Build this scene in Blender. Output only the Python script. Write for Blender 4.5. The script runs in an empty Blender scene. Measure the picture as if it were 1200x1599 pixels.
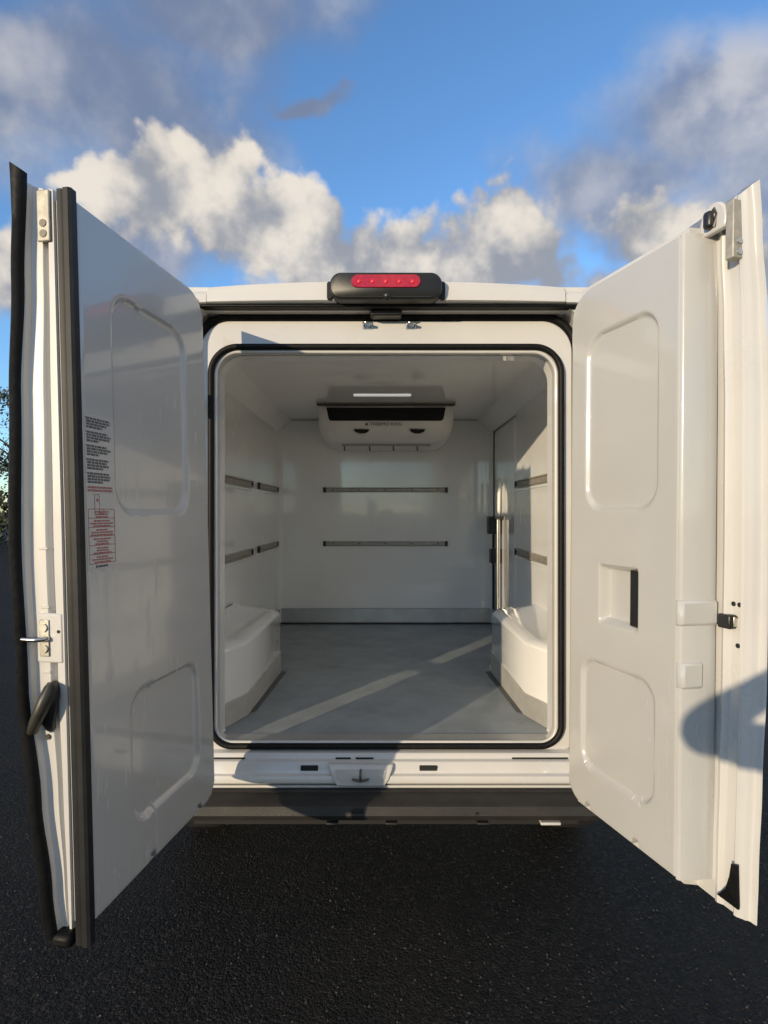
import bpy, bmesh, math, random
from mathutils import Vector, Matrix

random.seed(7)
R = math.radians
scene = bpy.context.scene
COL = scene.collection

# ------------------------------------------------------------------ camera
cam_d = bpy.data.cameras.new('camera')
cam_d.sensor_fit = 'VERTICAL'
cam_d.sensor_height = 24.0
cam_d.lens = 24.0 * 866.0 / 1599.0
cam_d.clip_start = 0.02
cam_d.clip_end = 3000.0
cam_d.shift_x = -0.002
cam = bpy.data.objects.new('camera', cam_d)
COL.objects.link(cam)
cam.location = (0.0, -2.25, 1.60)
cam.rotation_euler = (R(90), 0, 0)
scene.camera = cam

# ------------------------------------------------------------------ sun, sky
SUN_AZ = R(37.0)      # the sun stands behind the camera, to its left
SUN_EL = R(9.8)
sun_vec = Vector((-math.sin(SUN_AZ) * math.cos(SUN_EL), -math.cos(SUN_AZ) * math.cos(SUN_EL), math.sin(SUN_EL)))
sd = bpy.data.lights.new('sun', 'SUN')
sd.energy = 2.0
sd.angle = R(0.55)
sd.color = (1.0, 0.81, 0.55)
so = bpy.data.objects.new('sun', sd)
COL.objects.link(so)
so.rotation_euler = (-sun_vec).to_track_quat('-Z', 'Y').to_euler()

scene.view_settings.view_transform = 'Standard'
scene.view_settings.look = 'None'
scene.view_settings.gamma = 1.0
scene.view_settings.use_curve_mapping = False
scene.view_settings.exposure = 1.1
scene.cycles.max_bounces = 10
scene.cycles.diffuse_bounces = 7
scene.cycles.glossy_bounces = 3
scene.cycles.transmission_bounces = 2
scene.cycles.caustics_reflective = False
scene.cycles.caustics_refractive = False

world = bpy.data.worlds.new('World')
scene.world = world
world.use_nodes = True


class NB:
    """small node-building helper"""
    def __init__(s, nt):
        s.nt = nt

    def n(s, typ, **kw):
        x = s.nt.nodes.new(typ)
        for k, v in kw.items():
            setattr(x, k, v)
        return x

    def link(s, a, b):
        s.nt.links.new(a, b)

    def put(s, sock, v):
        if hasattr(v, 'is_linked') or isinstance(v, bpy.types.NodeSocket):
            s.link(v, sock)
        else:
            sock.default_value = v

    def m(s, op, a, b=0.0, c=0.0, clamp=False):
        x = s.n('ShaderNodeMath', operation=op)
        x.use_clamp = clamp
        s.put(x.inputs[0], a)
        s.put(x.inputs[1], b)
        s.put(x.inputs[2], c)
        return x.outputs[0]

    def vm(s, op, a, b=(0, 0, 0), sc=None):
        x = s.n('ShaderNodeVectorMath', operation=op)
        s.put(x.inputs[0], a)
        s.put(x.inputs[1], b)
        if sc is not None:
            s.put(x.inputs['Scale'], sc)
        return x.outputs[0]

    def noise(s, vec, scale, detail=4.0, rough=0.55, lac=2.0, col=False):
        x = s.n('ShaderNodeTexNoise')
        s.put(x.inputs['Vector'], vec)
        x.inputs['Scale'].default_value = scale
        x.inputs['Detail'].default_value = detail
        x.inputs['Roughness'].default_value = rough
        x.inputs['Lacunarity'].default_value = lac
        return x.outputs['Color' if col else 'Fac']

    def sstep(s, v, a, b, lo=0.0, hi=1.0):
        x = s.n('ShaderNodeMapRange', interpolation_type='SMOOTHSTEP')
        s.put(x.inputs['Value'], v)
        s.put(x.inputs['From Min'], a)
        s.put(x.inputs['From Max'], b)
        x.inputs['To Min'].default_value = lo
        x.inputs['To Max'].default_value = hi
        return x.outputs['Result']

    def mix(s, f, a, b):
        x = s.n('ShaderNodeMix', data_type='RGBA')
        s.put(x.inputs['Factor'], f)
        s.put(x.inputs['A'], a)
        s.put(x.inputs['B'], b)
        return x.outputs['Result']

    def comb(s, x_, y_, z_):
        x = s.n('ShaderNodeCombineXYZ')
        s.put(x.inputs[0], x_); s.put(x.inputs[1], y_); s.put(x.inputs[2], z_)
        return x.outputs[0]


def build_world():
    nt = world.node_tree
    nt.nodes.clear()
    b = NB(nt)
    out = b.n('ShaderNodeOutputWorld')
    sky = b.n('ShaderNodeTexSky', sky_type='NISHITA')
    sky.sun_disc = False
    sky.sun_elevation = SUN_EL
    sky.sun_rotation = math.atan2(sun_vec.x, sun_vec.y)
    sky.air_density = 1.0
    sky.dust_density = 0.1
    sky.ozone_density = 4.0
    bg = b.n('ShaderNodeBackground')
    b.link(sky.outputs[0], bg.inputs['Color'])
    bg.inputs['Strength'].default_value = 0.142
    tc = b.n('ShaderNodeTexCoord').outputs['Generated']
    sep = b.n('ShaderNodeSeparateXYZ')
    b.link(tc, sep.inputs[0])
    X, Y, Z = sep.outputs
    yy = b.m('MAXIMUM', Y, 0.22)
    u = b.m('DIVIDE', X, yy)
    v = b.m('DIVIDE', Z, yy)
    front = b.sstep(Y, 0.22, 0.5)
    # turbulent warp of the sky position
    w1 = b.noise(tc, 4.0, 4.0, 0.55, col=True)
    w1 = b.vm('SUBTRACT', w1, (0.5, 0.5, 0.5))
    p = b.vm('ADD', b.comb(u, v, 0.0), b.vm('SCALE', w1, sc=0.26))
    ps = b.n('ShaderNodeSeparateXYZ')
    b.link(p, ps.inputs[0])
    pu, pv = ps.outputs[0], ps.outputs[1]

    def blobs(lst, soft=0.3):
        acc = None
        for (cx, cy, rx, ry) in lst:
            mp = b.n('ShaderNodeMapping')
            mp.vector_type = 'TEXTURE'
            mp.inputs['Location'].default_value = ((cx - 605) / 866.0, (800 - cy) / 866.0, 0)
            mp.inputs['Scale'].default_value = (rx / 866.0, ry / 866.0, 1)
            b.link(p, mp.inputs['Vector'])
            x = b.n('ShaderNodeVectorMath', operation='LENGTH')
            b.link(mp.outputs[0], x.inputs[0])
            f = b.m('SUBTRACT', 1.0, x.outputs['Value'])
            acc = f if acc is None else b.m('SMOOTH_MAX', acc, f, soft)
        return acc

    billow = b.noise(tc, 6.5, 6.0, 0.56)
    big = b.noise(b.vm('ADD', tc, (3.1, 1.7, 0.4)), 2.6, 3.0, 0.5)
    vo = b.n('ShaderNodeTexVoronoi', feature='F1')
    b.link(b.vm('ADD', tc, b.vm('SCALE', w1, sc=0.10)), vo.inputs['Vector'])
    vo.inputs['Scale'].default_value = 9.0
    vo.inputs['Detail'].default_value = 2.0
    vo.inputs['Roughness'].default_value = 0.55
    puff = b.m('SUBTRACT', 0.75, vo.outputs['Distance'])      # rounded heads with creases between
    # the same billows looked up a little towards the sun, for their light and shade
    billow_s = b.noise(b.vm('ADD', tc, (-0.026, -0.004, 0.040)), 6.5, 4.0, 0.52)
    relief = b.m('SUBTRACT', billow, billow_s)

    cum = blobs([(345, 290, 100, 78), (225, 325, 120, 60), (430, 370, 130, 80), (560, 410, 140, 62),
                 (785, 378, 120, 92), (690, 420, 100, 55), (870, 440, 80, 46), (1060, 365, 110, 62), (960, 430, 90, 52), (10, 390, 70, 66), (1190, 420, 70, 70)])
    strat = blobs([(90, 150, 350, 130), (350, 35, 200, 80), (290, 225, 190, 70), (500, 160, 60, 16),
                   (1000, 290, 200, 105), (1140, 190, 190, 150), (1250, 350, 180, 120), (170, 400, 230, 70)], 0.4)
    gen_c = b.m('MULTIPLY', b.m('SUBTRACT', big, 0.58), 4.0)       # the rest of the sky: broken clouds
    gen_s = b.m('MULTIPLY', b.m('SUBTRACT', big, 0.46), 3.0)

    def blend(f, g):
        f = b.m('MAXIMUM', f, -3.0)
        return b.m('ADD', b.m('MULTIPLY', f, front), b.m('MULTIPLY', g, b.m('SUBTRACT', 1.0, front)))
    nz = b.m('MULTIPLY', b.m('SUBTRACT', billow, 0.5), 2.6)
    cumf = b.m('ADD', b.m('ADD', blend(cum, gen_c), nz), b.m('MULTIPLY', b.m('ADD', puff, 0.36), 1.0))
    strf = b.m('ADD', blend(strat, gen_s), b.m('MULTIPLY', nz, 0.45))
    soft = b.sstep(v, 0.38, 0.60, 0.75, 0.22)      # ragged, thin bases; firm tops
    cum_a = b.m('MULTIPLY', b.sstep(cumf, -0.14, soft), 0.97)
    str_a = b.m('MULTIPLY', b.sstep(strf, -0.35, 0.50), 0.90)
    up = b.sstep(Z, -0.02, 0.06)
    # colours: front-lit by a low warm sun, greyer in the folds and bases
    lit = b.m('ADD', b.m('MULTIPLY', relief, 4.6), b.m('MULTIPLY', b.m('SUBTRACT', billow, 0.5), 1.8))
    lit = b.m('ADD', lit, b.m('ADD', b.m('MULTIPLY', b.m('SUBTRACT', v, 0.48), 2.2), b.m('MULTIPLY', puff, 1.0)))
    lit = b.sstep(lit, -0.80, 0.95)
    ccol = b.mix(lit, (0.150, 0.160, 0.182, 1), (0.40, 0.366, 0.322, 1))
    slit = b.sstep(b.m('ADD', b.m('MULTIPLY', relief, 1.5), b.m('MULTIPLY', big, 1.0)), 0.30, 1.05)
    edge = b.m('MULTIPLY', b.sstep(u, 0.36, 0.56), b.sstep(b.m('ADD', v, b.m('MULTIPLY', relief, 0.8)), 0.62, 0.86))
    slit = b.m('MAXIMUM', b.m('MULTIPLY', slit, 0.8), b.m('MULTIPLY', edge, 0.9))
    scol = b.mix(slit, (0.090, 0.112, 0.168, 1), (0.29, 0.285, 0.29, 1))
    bs = b.n('ShaderNodeBackground')
    b.link(scol, bs.inputs['Color'])
    bc = b.n('ShaderNodeBackground')
    b.link(ccol, bc.inputs['Color'])
    m1 = b.n('ShaderNodeMixShader')
    b.link(b.m('MULTIPLY', str_a, up), m1.inputs[0])
    b.link(bg.outputs[0], m1.inputs[1])
    b.link(bs.outputs[0], m1.inputs[2])
    m2 = b.n('ShaderNodeMixShader')
    b.link(b.m('MULTIPLY', cum_a, up), m2.inputs[0])
    b.link(m1.outputs[0], m2.inputs[1])
    b.link(bc.outputs[0], m2.inputs[2])
    b.link(m2.outputs[0], out.inputs['Surface'])


build_world()
world.cycles.sampling_method = 'MANUAL'
world.cycles.sample_map_resolution = 256

# ------------------------------------------------------------------ materials
MATS = {}


def mat(name, col, rough=0.4, metal=0.0, coat=0.0, var=0.0, var_scale=6.0, bump=0.0, bump_scale=40.0,
        wave=None, rough_var=0.0, spec=0.5, trans=0.0, smudge=0.0, scuff=0.0):
    m = bpy.data.materials.new(name)
    m.use_nodes = True
    nt = m.node_tree
    nt.nodes.clear()
    b = NB(nt)
    out = b.n('ShaderNodeOutputMaterial')
    p = b.n('ShaderNodeBsdfPrincipled')
    b.link(p.outputs[0], out.inputs[0])
    c = tuple(col) + (1.0,)
    p.inputs['Base Color'].default_value = c
    p.inputs['Roughness'].default_value = rough
    p.inputs['Metallic'].default_value = metal
    p.inputs['Coat Weight'].default_value = coat
    p.inputs['Coat Roughness'].default_value = 0.06
    p.inputs['Specular IOR Level'].default_value = spec
    p.inputs['Transmission Weight'].default_value = trans
    tc = b.n('ShaderNodeTexCoord').outputs['Object']
    if var > 0:
        nz = b.noise(tc, var_scale, 6.0, 0.6)
        f = b.sstep(nz, 0.3, 0.7)
        dark = tuple(x * (1 - var) for x in col) + (1.0,)
        lite = tuple(min(1.0, x * (1 + var * 0.5)) for x in col) + (1.0,)
        base = b.mix(f, dark, lite)
        if smudge > 0:
            s2 = b.sstep(b.noise(b.vm('MULTIPLY', tc, (1.0, 1.0, 0.35)), 9.0, 8.0, 0.7), 0.56, 0.78)
            base = b.mix(b.m('MULTIPLY', s2, smudge), base, (col[0] * 0.62, col[1] * 0.58, col[2] * 0.52, 1))
        b.link(base, p.inputs['Base Color'])
    if rough_var > 0:
        rn = b.noise(tc, 3.3, 7.0, 0.65)
        ro = b.sstep(rn, 0.3, 0.7, max(0.02, rough - rough_var), rough + rough_var)
        if scuff > 0:
            # wiped-dust streaks and hand marks: patchy, dull places on the gloss
            st_ = b.noise(b.vm('MULTIPLY', tc, (14.0, 14.0, 2.2)), 3.0, 5.0, 0.7)
            pa_ = b.sstep(b.noise(tc, 2.1, 5.0, 0.6), 0.48, 0.66)
            sc_ = b.m('MULTIPLY', b.sstep(st_, 0.48, 0.72), pa_)
            ro = b.m('ADD', ro, b.m('MULTIPLY', sc_, scuff))
            b.link(b.m('ADD', 0.04, b.m('MULTIPLY', sc_, scuff * 1.2)), p.inputs['Coat Roughness'])
        b.link(ro, p.inputs['Roughness'])
    h = None
    if wave:
        w = b.n('ShaderNodeTexWave', wave_type='BANDS', bands_direction=wave[0])
        b.link(tc, w.inputs['Vector'])
        w.inputs['Scale'].default_value = wave[1]
        h = w.outputs['Fac']
        bp = b.n('ShaderNodeBump')
        bp.inputs['Strength'].default_value = wave[2]
        bp.inputs['Distance'].default_value = 0.002
        b.link(h, bp.inputs['Height'])
        b.link(bp.outputs[0], p.inputs['Normal'])
    elif bump > 0:
        bp = b.n('ShaderNodeBump')
        bp.inputs['Strength'].default_value = bump
        bp.inputs['Distance'].default_value = 0.01
        b.link(b.noise(tc, bump_scale, 3.0, 0.5), bp.inputs['Height'])
        b.link(bp.outputs[0], p.inputs['Normal'])
        if coat > 0:
            b.link(bp.outputs[0], p.inputs['Coat Normal'])
    MATS[name] = m
    return m


mat('white_paint', (0.575, 0.568, 0.555), 0.32, scuff=0.2, coat=0.55, var=0.05, var_scale=2.5, bump=0.02, bump_scale=5.0, rough_var=0.06, smudge=0.05)
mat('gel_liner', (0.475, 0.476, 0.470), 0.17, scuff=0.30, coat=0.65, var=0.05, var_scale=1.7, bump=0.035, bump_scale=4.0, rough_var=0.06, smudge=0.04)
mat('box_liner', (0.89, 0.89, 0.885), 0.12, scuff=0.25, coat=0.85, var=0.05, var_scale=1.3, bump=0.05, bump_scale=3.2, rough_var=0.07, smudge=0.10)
mat('ceiling_gloss', (0.88, 0.88, 0.875), 0.09, coat=0.5, var=0.04, var_scale=1.3, bump=0.012, bump_scale=2.5)
mat('rubber', (0.006, 0.006, 0.0065), 0.55, spec=0.22, var=0.4, var_scale=30, bump=0.15, bump_scale=60)
mat('gasket_grey', (0.018, 0.0185, 0.02), 0.5, spec=0.25, var=0.25, var_scale=14)
mat('bumper_plastic', (0.021, 0.0195, 0.018), 0.55, var=0.25, var_scale=9, bump=0.25, bump_scale=260, rough_var=0.1)
mat('floor_grey', (0.285, 0.325, 0.355), 0.38, coat=0.12, var=0.16, var_scale=7, smudge=0.25, bump=0.2, bump_scale=420, rough_var=0.10)
mat('tread_alu', (0.62, 0.61, 0.58), 0.42, metal=0.45, wave=('Z', 34.0, 0.8), var=0.12, var_scale=8)
mat('skirt_alu', (0.50, 0.51, 0.51), 0.40, metal=0.6, var=0.1, var_scale=8, bump=0.05, bump_scale=90)
mat('rail_alu', (0.40, 0.37, 0.33), 0.45, metal=0.35, var=0.15, var_scale=25)
mat('zinc', (0.60, 0.58, 0.53), 0.35, metal=0.9, var=0.2, var_scale=40)
mat('plate_zinc', (0.42, 0.40, 0.35), 0.55, metal=0.35, var=0.2, var_scale=40)
mat('steel', (0.62, 0.61, 0.58), 0.22, metal=1.0, var=0.1, var_scale=30)
mat('dark_steel', (0.10, 0.095, 0.085), 0.4, metal=0.7)
mat('black_plastic', (0.016, 0.016, 0.017), 0.38, var=0.2, var_scale=40)
mat('black_satin', (0.013, 0.0125, 0.011), 0.42, var=0.2, var_scale=20, bump=0.05, bump_scale=200)
mat('handle_plastic', (0.035, 0.033, 0.026), 0.45, var=0.2, var_scale=50)
mat('red_lens', (0.42, 0.006, 0.022), 0.12, coat=0.8, var=0.25, var_scale=60)
mat('red_diode', (0.75, 0.03, 0.06), 0.25)
lm = mat('lamp_diffuser', (0.85, 0.85, 0.82), 0.4)
lm.node_tree.nodes['Principled BSDF'].inputs['Emission Color'].default_value = (1.0, 0.97, 0.92, 1)
lm.node_tree.nodes['Principled BSDF'].inputs['Emission Strength'].default_value = 0.16   # small lamp that is switched on
mat('unit_white', (0.80, 0.795, 0.77), 0.4, var=0.05, var_scale=6)
mat('ink_dark', (0.10, 0.10, 0.115), 0.6)
mat('ink_grey', (0.11, 0.11, 0.12), 0.6, var=0.4, var_scale=160)
mat('ink_red', (0.42, 0.16, 0.15), 0.6, var=0.3, var_scale=160)
mat('strip_grey', (0.11, 0.115, 0.12), 0.55)
mat('sticker_film', (0.485, 0.485, 0.48), 0.24, coat=0.3)
mat('tail_red', (0.35, 0.01, 0.012), 0.15, coat=0.8)
mat('tyre', (0.015, 0.015, 0.015), 0.7, bump=0.3, bump_scale=80)
mat('glass_dark', (0.02, 0.025, 0.03), 0.05, coat=0.5)
mat('under_black', (0.012, 0.012, 0.012), 0.8)
mat('bark', (0.07, 0.05, 0.035), 0.9, var=0.4, var_scale=6)
mat('jacket', (0.03, 0.035, 0.05), 0.8, var=0.3, var_scale=20)
mat('trousers', (0.04, 0.045, 0.06), 0.85, var=0.3, var_scale=25)
mat('skin', (0.45, 0.28, 0.20), 0.5, var=0.1, var_scale=20)
mat('hair', (0.03, 0.02, 0.015), 0.6)
mat('grit', (0.034, 0.030, 0.027), 0.7, var=0.8, var_scale=130)
mat('pale_render', (0.45, 0.42, 0.37), 0.8, var=0.15, var_scale=2)


def asphalt():
    m = bpy.data.materials.new('asphalt')
    m.use_nodes = True
    nt = m.node_tree
    nt.nodes.clear()
    b = NB(nt)
    out = b.n('ShaderNodeOutputMaterial')
    p = b.n('ShaderNodeBsdfPrincipled')
    b.link(p.outputs[0], out.inputs[0])
    tc = b.n('ShaderNodeTexCoord').outputs['Object']
    warp = b.vm('ADD', tc, b.vm('SCALE', b.noise(tc, 60, 2, 0.5, col=True), sc=0.012))
    v1 = b.n('ShaderNodeTexVoronoi')
    b.link(warp, v1.inputs['Vector'])
    v1.inputs['Scale'].default_value = 95
    v2 = b.n('ShaderNodeTexVoronoi')
    b.link(warp, v2.inputs['Vector'])
    v2.inputs['Scale'].default_value = 210
    patch = b.noise(tc, 1.1, 6, 0.65)
    fine = b.noise(tc, 33, 5, 0.65)
    stone = b.n('ShaderNodeSeparateColor')
    b.link(v1.outputs['Color'], stone.inputs[0])
    val = b.m('POWER', stone.outputs[0], 2.5)
    base = b.mix(val, (0.005, 0.0046, 0.0046, 1), (0.038, 0.034, 0.031, 1))
    base = b.mix(b.sstep(fine, 0.42, 0.66), base, (0.007, 0.0065, 0.007, 1))
    base = b.mix(b.m('MULTIPLY', b.sstep(patch, 0.42, 0.68), 0.6), base, (0.020, 0.0165, 0.014, 1))
    base = b.mix(b.m('MULTIPLY', b.sstep(b.noise(tc, 4.5, 6, 0.7), 0.55, 0.68), 0.75), base, (0.005, 0.005, 0.0052, 1))
    b.link(base, p.inputs['Base Color'])
    p.inputs['Roughness'].default_value = 0.8
    p.inputs['Specular IOR Level'].default_value = 0.2
    h = b.m('ADD', b.m('MULTIPLY', b.m('SUBTRACT', 1.0, v1.outputs['Distance']), 1.0),
            b.m('ADD', b.m('MULTIPLY', v2.outputs['Distance'], -0.5), b.m('MULTIPLY', fine, 1.6)))
    bp = b.n('ShaderNodeBump')
    bp.inputs['Strength'].default_value = 1.0
    bp.inputs['Distance'].default_value = 0.009
    b.link(h, bp.inputs['Height'])
    b.link(bp.outputs[0], p.inputs['Normal'])
    MATS['asphalt'] = m


asphalt()


def foliage():
    m = bpy.data.materials.new('foliage')
    m.use_nodes = True
    nt = m.node_tree
    b = NB(nt)
    p = nt.nodes['Principled BSDF']
    oi = b.n('ShaderNodeTexCoord').outputs['Object']
    f = b.sstep(b.noise(oi, 1.2, 4, 0.6), 0.35, 0.65)
    b.link(b.mix(f, (0.020, 0.028, 0.012, 1), (0.060, 0.062, 0.026, 1)), p.inputs['Base Color'])
    p.inputs['Roughness'].default_value = 0.7
    MATS['foliage'] = m


foliage()


# ------------------------------------------------------------------ mesh helpers
def finish(name, bm, m, parent=None, smooth=None, bevel=0.0, seg=2, recalc=True):
    if recalc:
        bmesh.ops.recalc_face_normals(bm, faces=bm.faces)
    me = bpy.data.meshes.new(name)
    bm.to_mesh(me)
    bm.free()
    ms = m if isinstance(m, (list, tuple)) else [m]
    for k in ms:
        me.materials.append(MATS[k])
    o = bpy.data.objects.new(name, me)
    COL.objects.link(o)
    if bevel > 0:
        bv = o.modifiers.new('bevel', 'BEVEL')
        bv.width = bevel
        bv.segments = seg
        bv.limit_method = 'ANGLE'
        bv.angle_limit = R(40)
        bv.harden_normals = False
        smooth = smooth or 40
    if smooth:
        for p in me.polygons:
            p.use_smooth = True
        me.set_sharp_from_angle(angle=R(smooth))
    if parent is not None:
        o.parent = parent
    return o


def box_bm(bm, x0, x1, y0, y1, z0, z1, fn=None, mi=0):
    vs = []
    for (x, y, z) in [(x0, y0, z0), (x1, y0, z0), (x1, y1, z0), (x0, y1, z0), (x0, y0, z1), (x1, y0, z1), (x1, y1, z1), (x0, y1, z1)]:
        vs.append(bm.verts.new(fn(x, y, z) if fn else (x, y, z)))
    for q in [(0, 3, 2, 1), (4, 5, 6, 7), (0, 1, 5, 4), (1, 2, 6, 5), (2, 3, 7, 6), (3, 0, 4, 7)]:
        f = bm.faces.new([vs[i] for i in q])
        f.material_index = mi
    return vs


def box(name, x0, x1, y0, y1, z0, z1, m, parent=None, bevel=0.0, fn=None, seg=2):
    bm = bmesh.new()
    box_bm(bm, x0, x1, y0, y1, z0, z1, fn)
    return finish(name, bm, m, parent, bevel=bevel, seg=seg)


def loft(bm, rows, closed=True, cap0=True, cap1=True):
    vr = [[bm.verts.new(p) for p in r] for r in rows]
    n = len(rows[0])
    for a, c in zip(vr[:-1], vr[1:]):
        for i in range(n if closed else n - 1):
            j = (i + 1) % n
            bm.faces.new((a[i], a[j], c[j], c[i]))
    if cap0:
        bm.faces.new(vr[0])
    if cap1:
        bm.faces.new(list(reversed(vr[-1])))
    return vr


def rrect(x0, x1, z0, z1, rt, rb, n=10):
    """rounded rectangle in (x,z), counter-clockwise from the right bottom corner"""
    pts = []
    for (cx, cz, r, a0) in [(x1 - rb, z0 + rb, rb, -90), (x1 - rt, z1 - rt, rt, 0), (x0 + rt, z1 - rt, rt, 90), (x0 + rb, z0 + rb, rb, 180)]:
        for i in range(n + 1):
            a = R(a0 + 90.0 * i / n)
            pts.append((cx + r * math.cos(a), cz + r * math.sin(a)))
    return pts


def ring(bm, outer, inner, y0, y1):
    """a frame between two loops of equal count, from depth y0 to y1"""
    rows = [[(x, y0, z) for x, z in outer], [(x, y0, z) for x, z in inner], [(x, y1, z) for x, z in inner], [(x, y1, z) for x, z in outer]]
    vr = [[bm.verts.new(p) for p in r] for r in rows]
    n = len(outer)
    for k in range(4):
        a, c = vr[k], vr[(k + 1) % 4]
        for i in range(n):
            j = (i + 1) % n
            bm.faces.new((a[i], a[j], c[j], c[i]))


def tube(bm, pts, rad, n=10, closed=False, flat=1.0, cap=True):
    """sweep a round (or flattened) section along a path; rad may be a list"""
    P = [Vector(p) for p in pts]
    m = len(P)
    rads = rad if isinstance(rad, (list, tuple)) else [rad] * m
    rows = []
    ref = None
    for i in range(m):
        a = P[(i - 1) % m] if (closed or i > 0) else P[i]
        c = P[(i + 1) % m] if (closed or i < m - 1) else P[i]
        t = (c - a).normalized()
        if ref is None:
            ref = Vector((0, 1, 0)) if abs(t.y) < 0.9 else Vector((1, 0, 0))
        s = t.cross(ref)
        if s.length < 1e-4:
            s = t.cross(Vector((1, 0, 0)))
        s.normalize()
        ref = s.cross(t).normalized()
        rows.append([P[i] + rads[i] * (math.cos(2 * math.pi * k / n) * s + flat * math.sin(2 * math.pi * k / n) * ref) for k in range(n)])
    vr = [[bm.verts.new(p) for p in r] for r in rows]
    rng = range(m if closed else m - 1)
    for i in rng:
        a, c = vr[i], vr[(i + 1) % m]
        for k in range(n):
            j = (k + 1) % n
            bm.faces.new((a[k], a[j], c[j], c[k]))
    if not closed and cap:
        bm.faces.new(vr[0])
        bm.faces.new(list(reversed(vr[-1])))


def extrude_x(name, prof, x0, x1, m, parent, bevel=0.0, smooth=None, steps=1, yfn=None):
    """profile of (y,z) points swept along x"""
    bm = bmesh.new()
    rows = []
    for i in range(steps + 1):
        x = x0 + (x1 - x0) * i / steps
        rows.append([(x, y, z) if yfn is None else yfn(x, y, z) for y, z in prof])
    loft(bm, rows)
    return finish(name, bm, m, parent, bevel=bevel, smooth=smooth)


def tag(o, label, cat, group=None):
    o['label'] = label
    o['category'] = cat
    if group:
        o['group'] = group
    return o


def empty(name, loc=(0, 0, 0)):
    o = bpy.data.objects.new(name, None)
    o.empty_display_size = 0.2
    COL.objects.link(o)
    o.location = loc
    return o


def text_obj(name, body, size, m, parent, mtx, extrude=0.0006):
    cu = bpy.data.curves.new(name, 'FONT')
    cu.body = body
    cu.size = size
    cu.extrude = extrude
    cu.align_x = 'LEFT'
    cu.align_y = 'CENTER'
    t = bpy.data.objects.new(name, cu)
    COL.objects.link(t)
    dg = bpy.context.evaluated_depsgraph_get()
    me = bpy.data.meshes.new_from_object(t.evaluated_get(dg))
    bpy.data.objects.remove(t)
    me.transform(mtx)
    me.materials.clear()
    me.materials.append(MATS[m])
    o = bpy.data.objects.new(name, me)
    COL.objects.link(o)
    o.parent = parent
    return o


# ------------------------------------------------------------------ the setting
bm = bmesh.new()
v = [bm.verts.new(p) for p in [(-700, -700, 0), (700, -700, 0), (700, 900, 0), (-700, 900, 0)]]
bm.faces.new(v)
g = finish('ground', bm, 'asphalt')
g['kind'] = 'structure'

rn = random.Random(11)
bm = bmesh.new()
for i in range(15000):
    t = rn.random()
    y = -2.0 + 2.6 * t * t + rn.uniform(-0.1, 0.1)
    x = rn.uniform(-1.0, 1.0) * (y + 2.7) * 0.85
    r = 0.0016 + 0.0042 * rn.random() ** 3
    a = rn.uniform(0, 6.28)
    top = bm.verts.new((x + rn.uniform(-0.3, 0.3) * r, y + rn.uniform(-0.3, 0.3) * r, r * rn.uniform(0.7, 1.2)))
    base = [bm.verts.new((x + r * rn.uniform(0.7, 1.3) * math.cos(a + k * 1.571), y + r * rn.uniform(0.7, 1.3) * math.sin(a + k * 1.571), -0.001 + r * rn.uniform(0.0, 0.5))) for k in range(4)]
    for k in range(4):
        bm.faces.new((base[k], base[(k + 1) % 4], top))
gg = finish('asphalt_grit', bm, 'grit', recalc=False)
gg['kind'] = 'stuff'
gg['label'] = 'loose dark grit and stone chips lying on the asphalt'
gg['category'] = 'grit'

# ------------------------------------------------------------------ the van
van = empty('cargo_van')
tag(van, 'white refrigerated cargo van seen from behind with both rear doors open', 'van')

BW = 1.02
# outer body: cross-sections from the rear corner to the bonnet
bm = bmesh.new()
secs = [(-0.09, BW, 0.46, 2.475, 0.13), (0.5, BW + 0.005, 0.45, 2.515, 0.15), (2.5, BW + 0.01, 0.45, 2.53, 0.16), (3.6, BW, 0.45, 2.51, 0.18), (4.1, 0.98, 0.45, 2.36, 0.22),
        (4.75, 0.93, 0.45, 1.55, 0.22), (5.35, 0.86, 0.45, 1.20, 0.2), (5.45, 0.80, 0.5, 1.0, 0.15)]
rows = []
for (y, hw, z0, z1, rt) in secs:
    rows.append([(x, y, z) for x, z in rrect(-hw, hw, z0, z1, rt, 0.06, 8)])
loft(bm, rows, cap0=False)
body = finish('body_shell', bm, 'white_paint', van, smooth=35)
bm = bmesh.new()
ring(bm, rrect(-BW, BW, 0.46, 2.475, 0.13, 0.06, 8), rrect(-0.778, 0.778, 0.535, 2.412, 0.13, 0.03, 8), -0.09, 0.063)
finish('rear_pillar_frame', bm, 'white_paint', van, smooth=35)
# closing ring behind the portal (insulation of the box)
bm = bmesh.new()
ring(bm, rrect(-0.97, 0.97, 0.56, 2.455, 0.1, 0.06, 8), rrect(-0.692, 0.692, 0.650, 2.250, 0.095, 0.03, 8), 0.063, 0.13)
finish('insulated_jamb', bm, 'box_liner', van, smooth=35)
# portal frame around the load opening
bm = bmesh.new()
ring(bm, rrect(-0.752, 0.752, 0.640, 2.372, 0.125, 0.03, 12), rrect(-0.690, 0.690, 0.662, 2.252, 0.098, 0.060, 12), -0.012, 0.062)
finish('portal_frame', bm, 'white_paint', van, bevel=0.006)
# inner lip, a raised bead just inside the seal
bm = bmesh.new()
tube(bm, [(x, -0.008, z) for x, z in rrect(-0.688, 0.688, 0.668, 2.248, 0.095, 0.066, 12)], 0.009, 8, closed=True)
finish('portal_lip', bm, 'white_paint', van, smooth=60)
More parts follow.
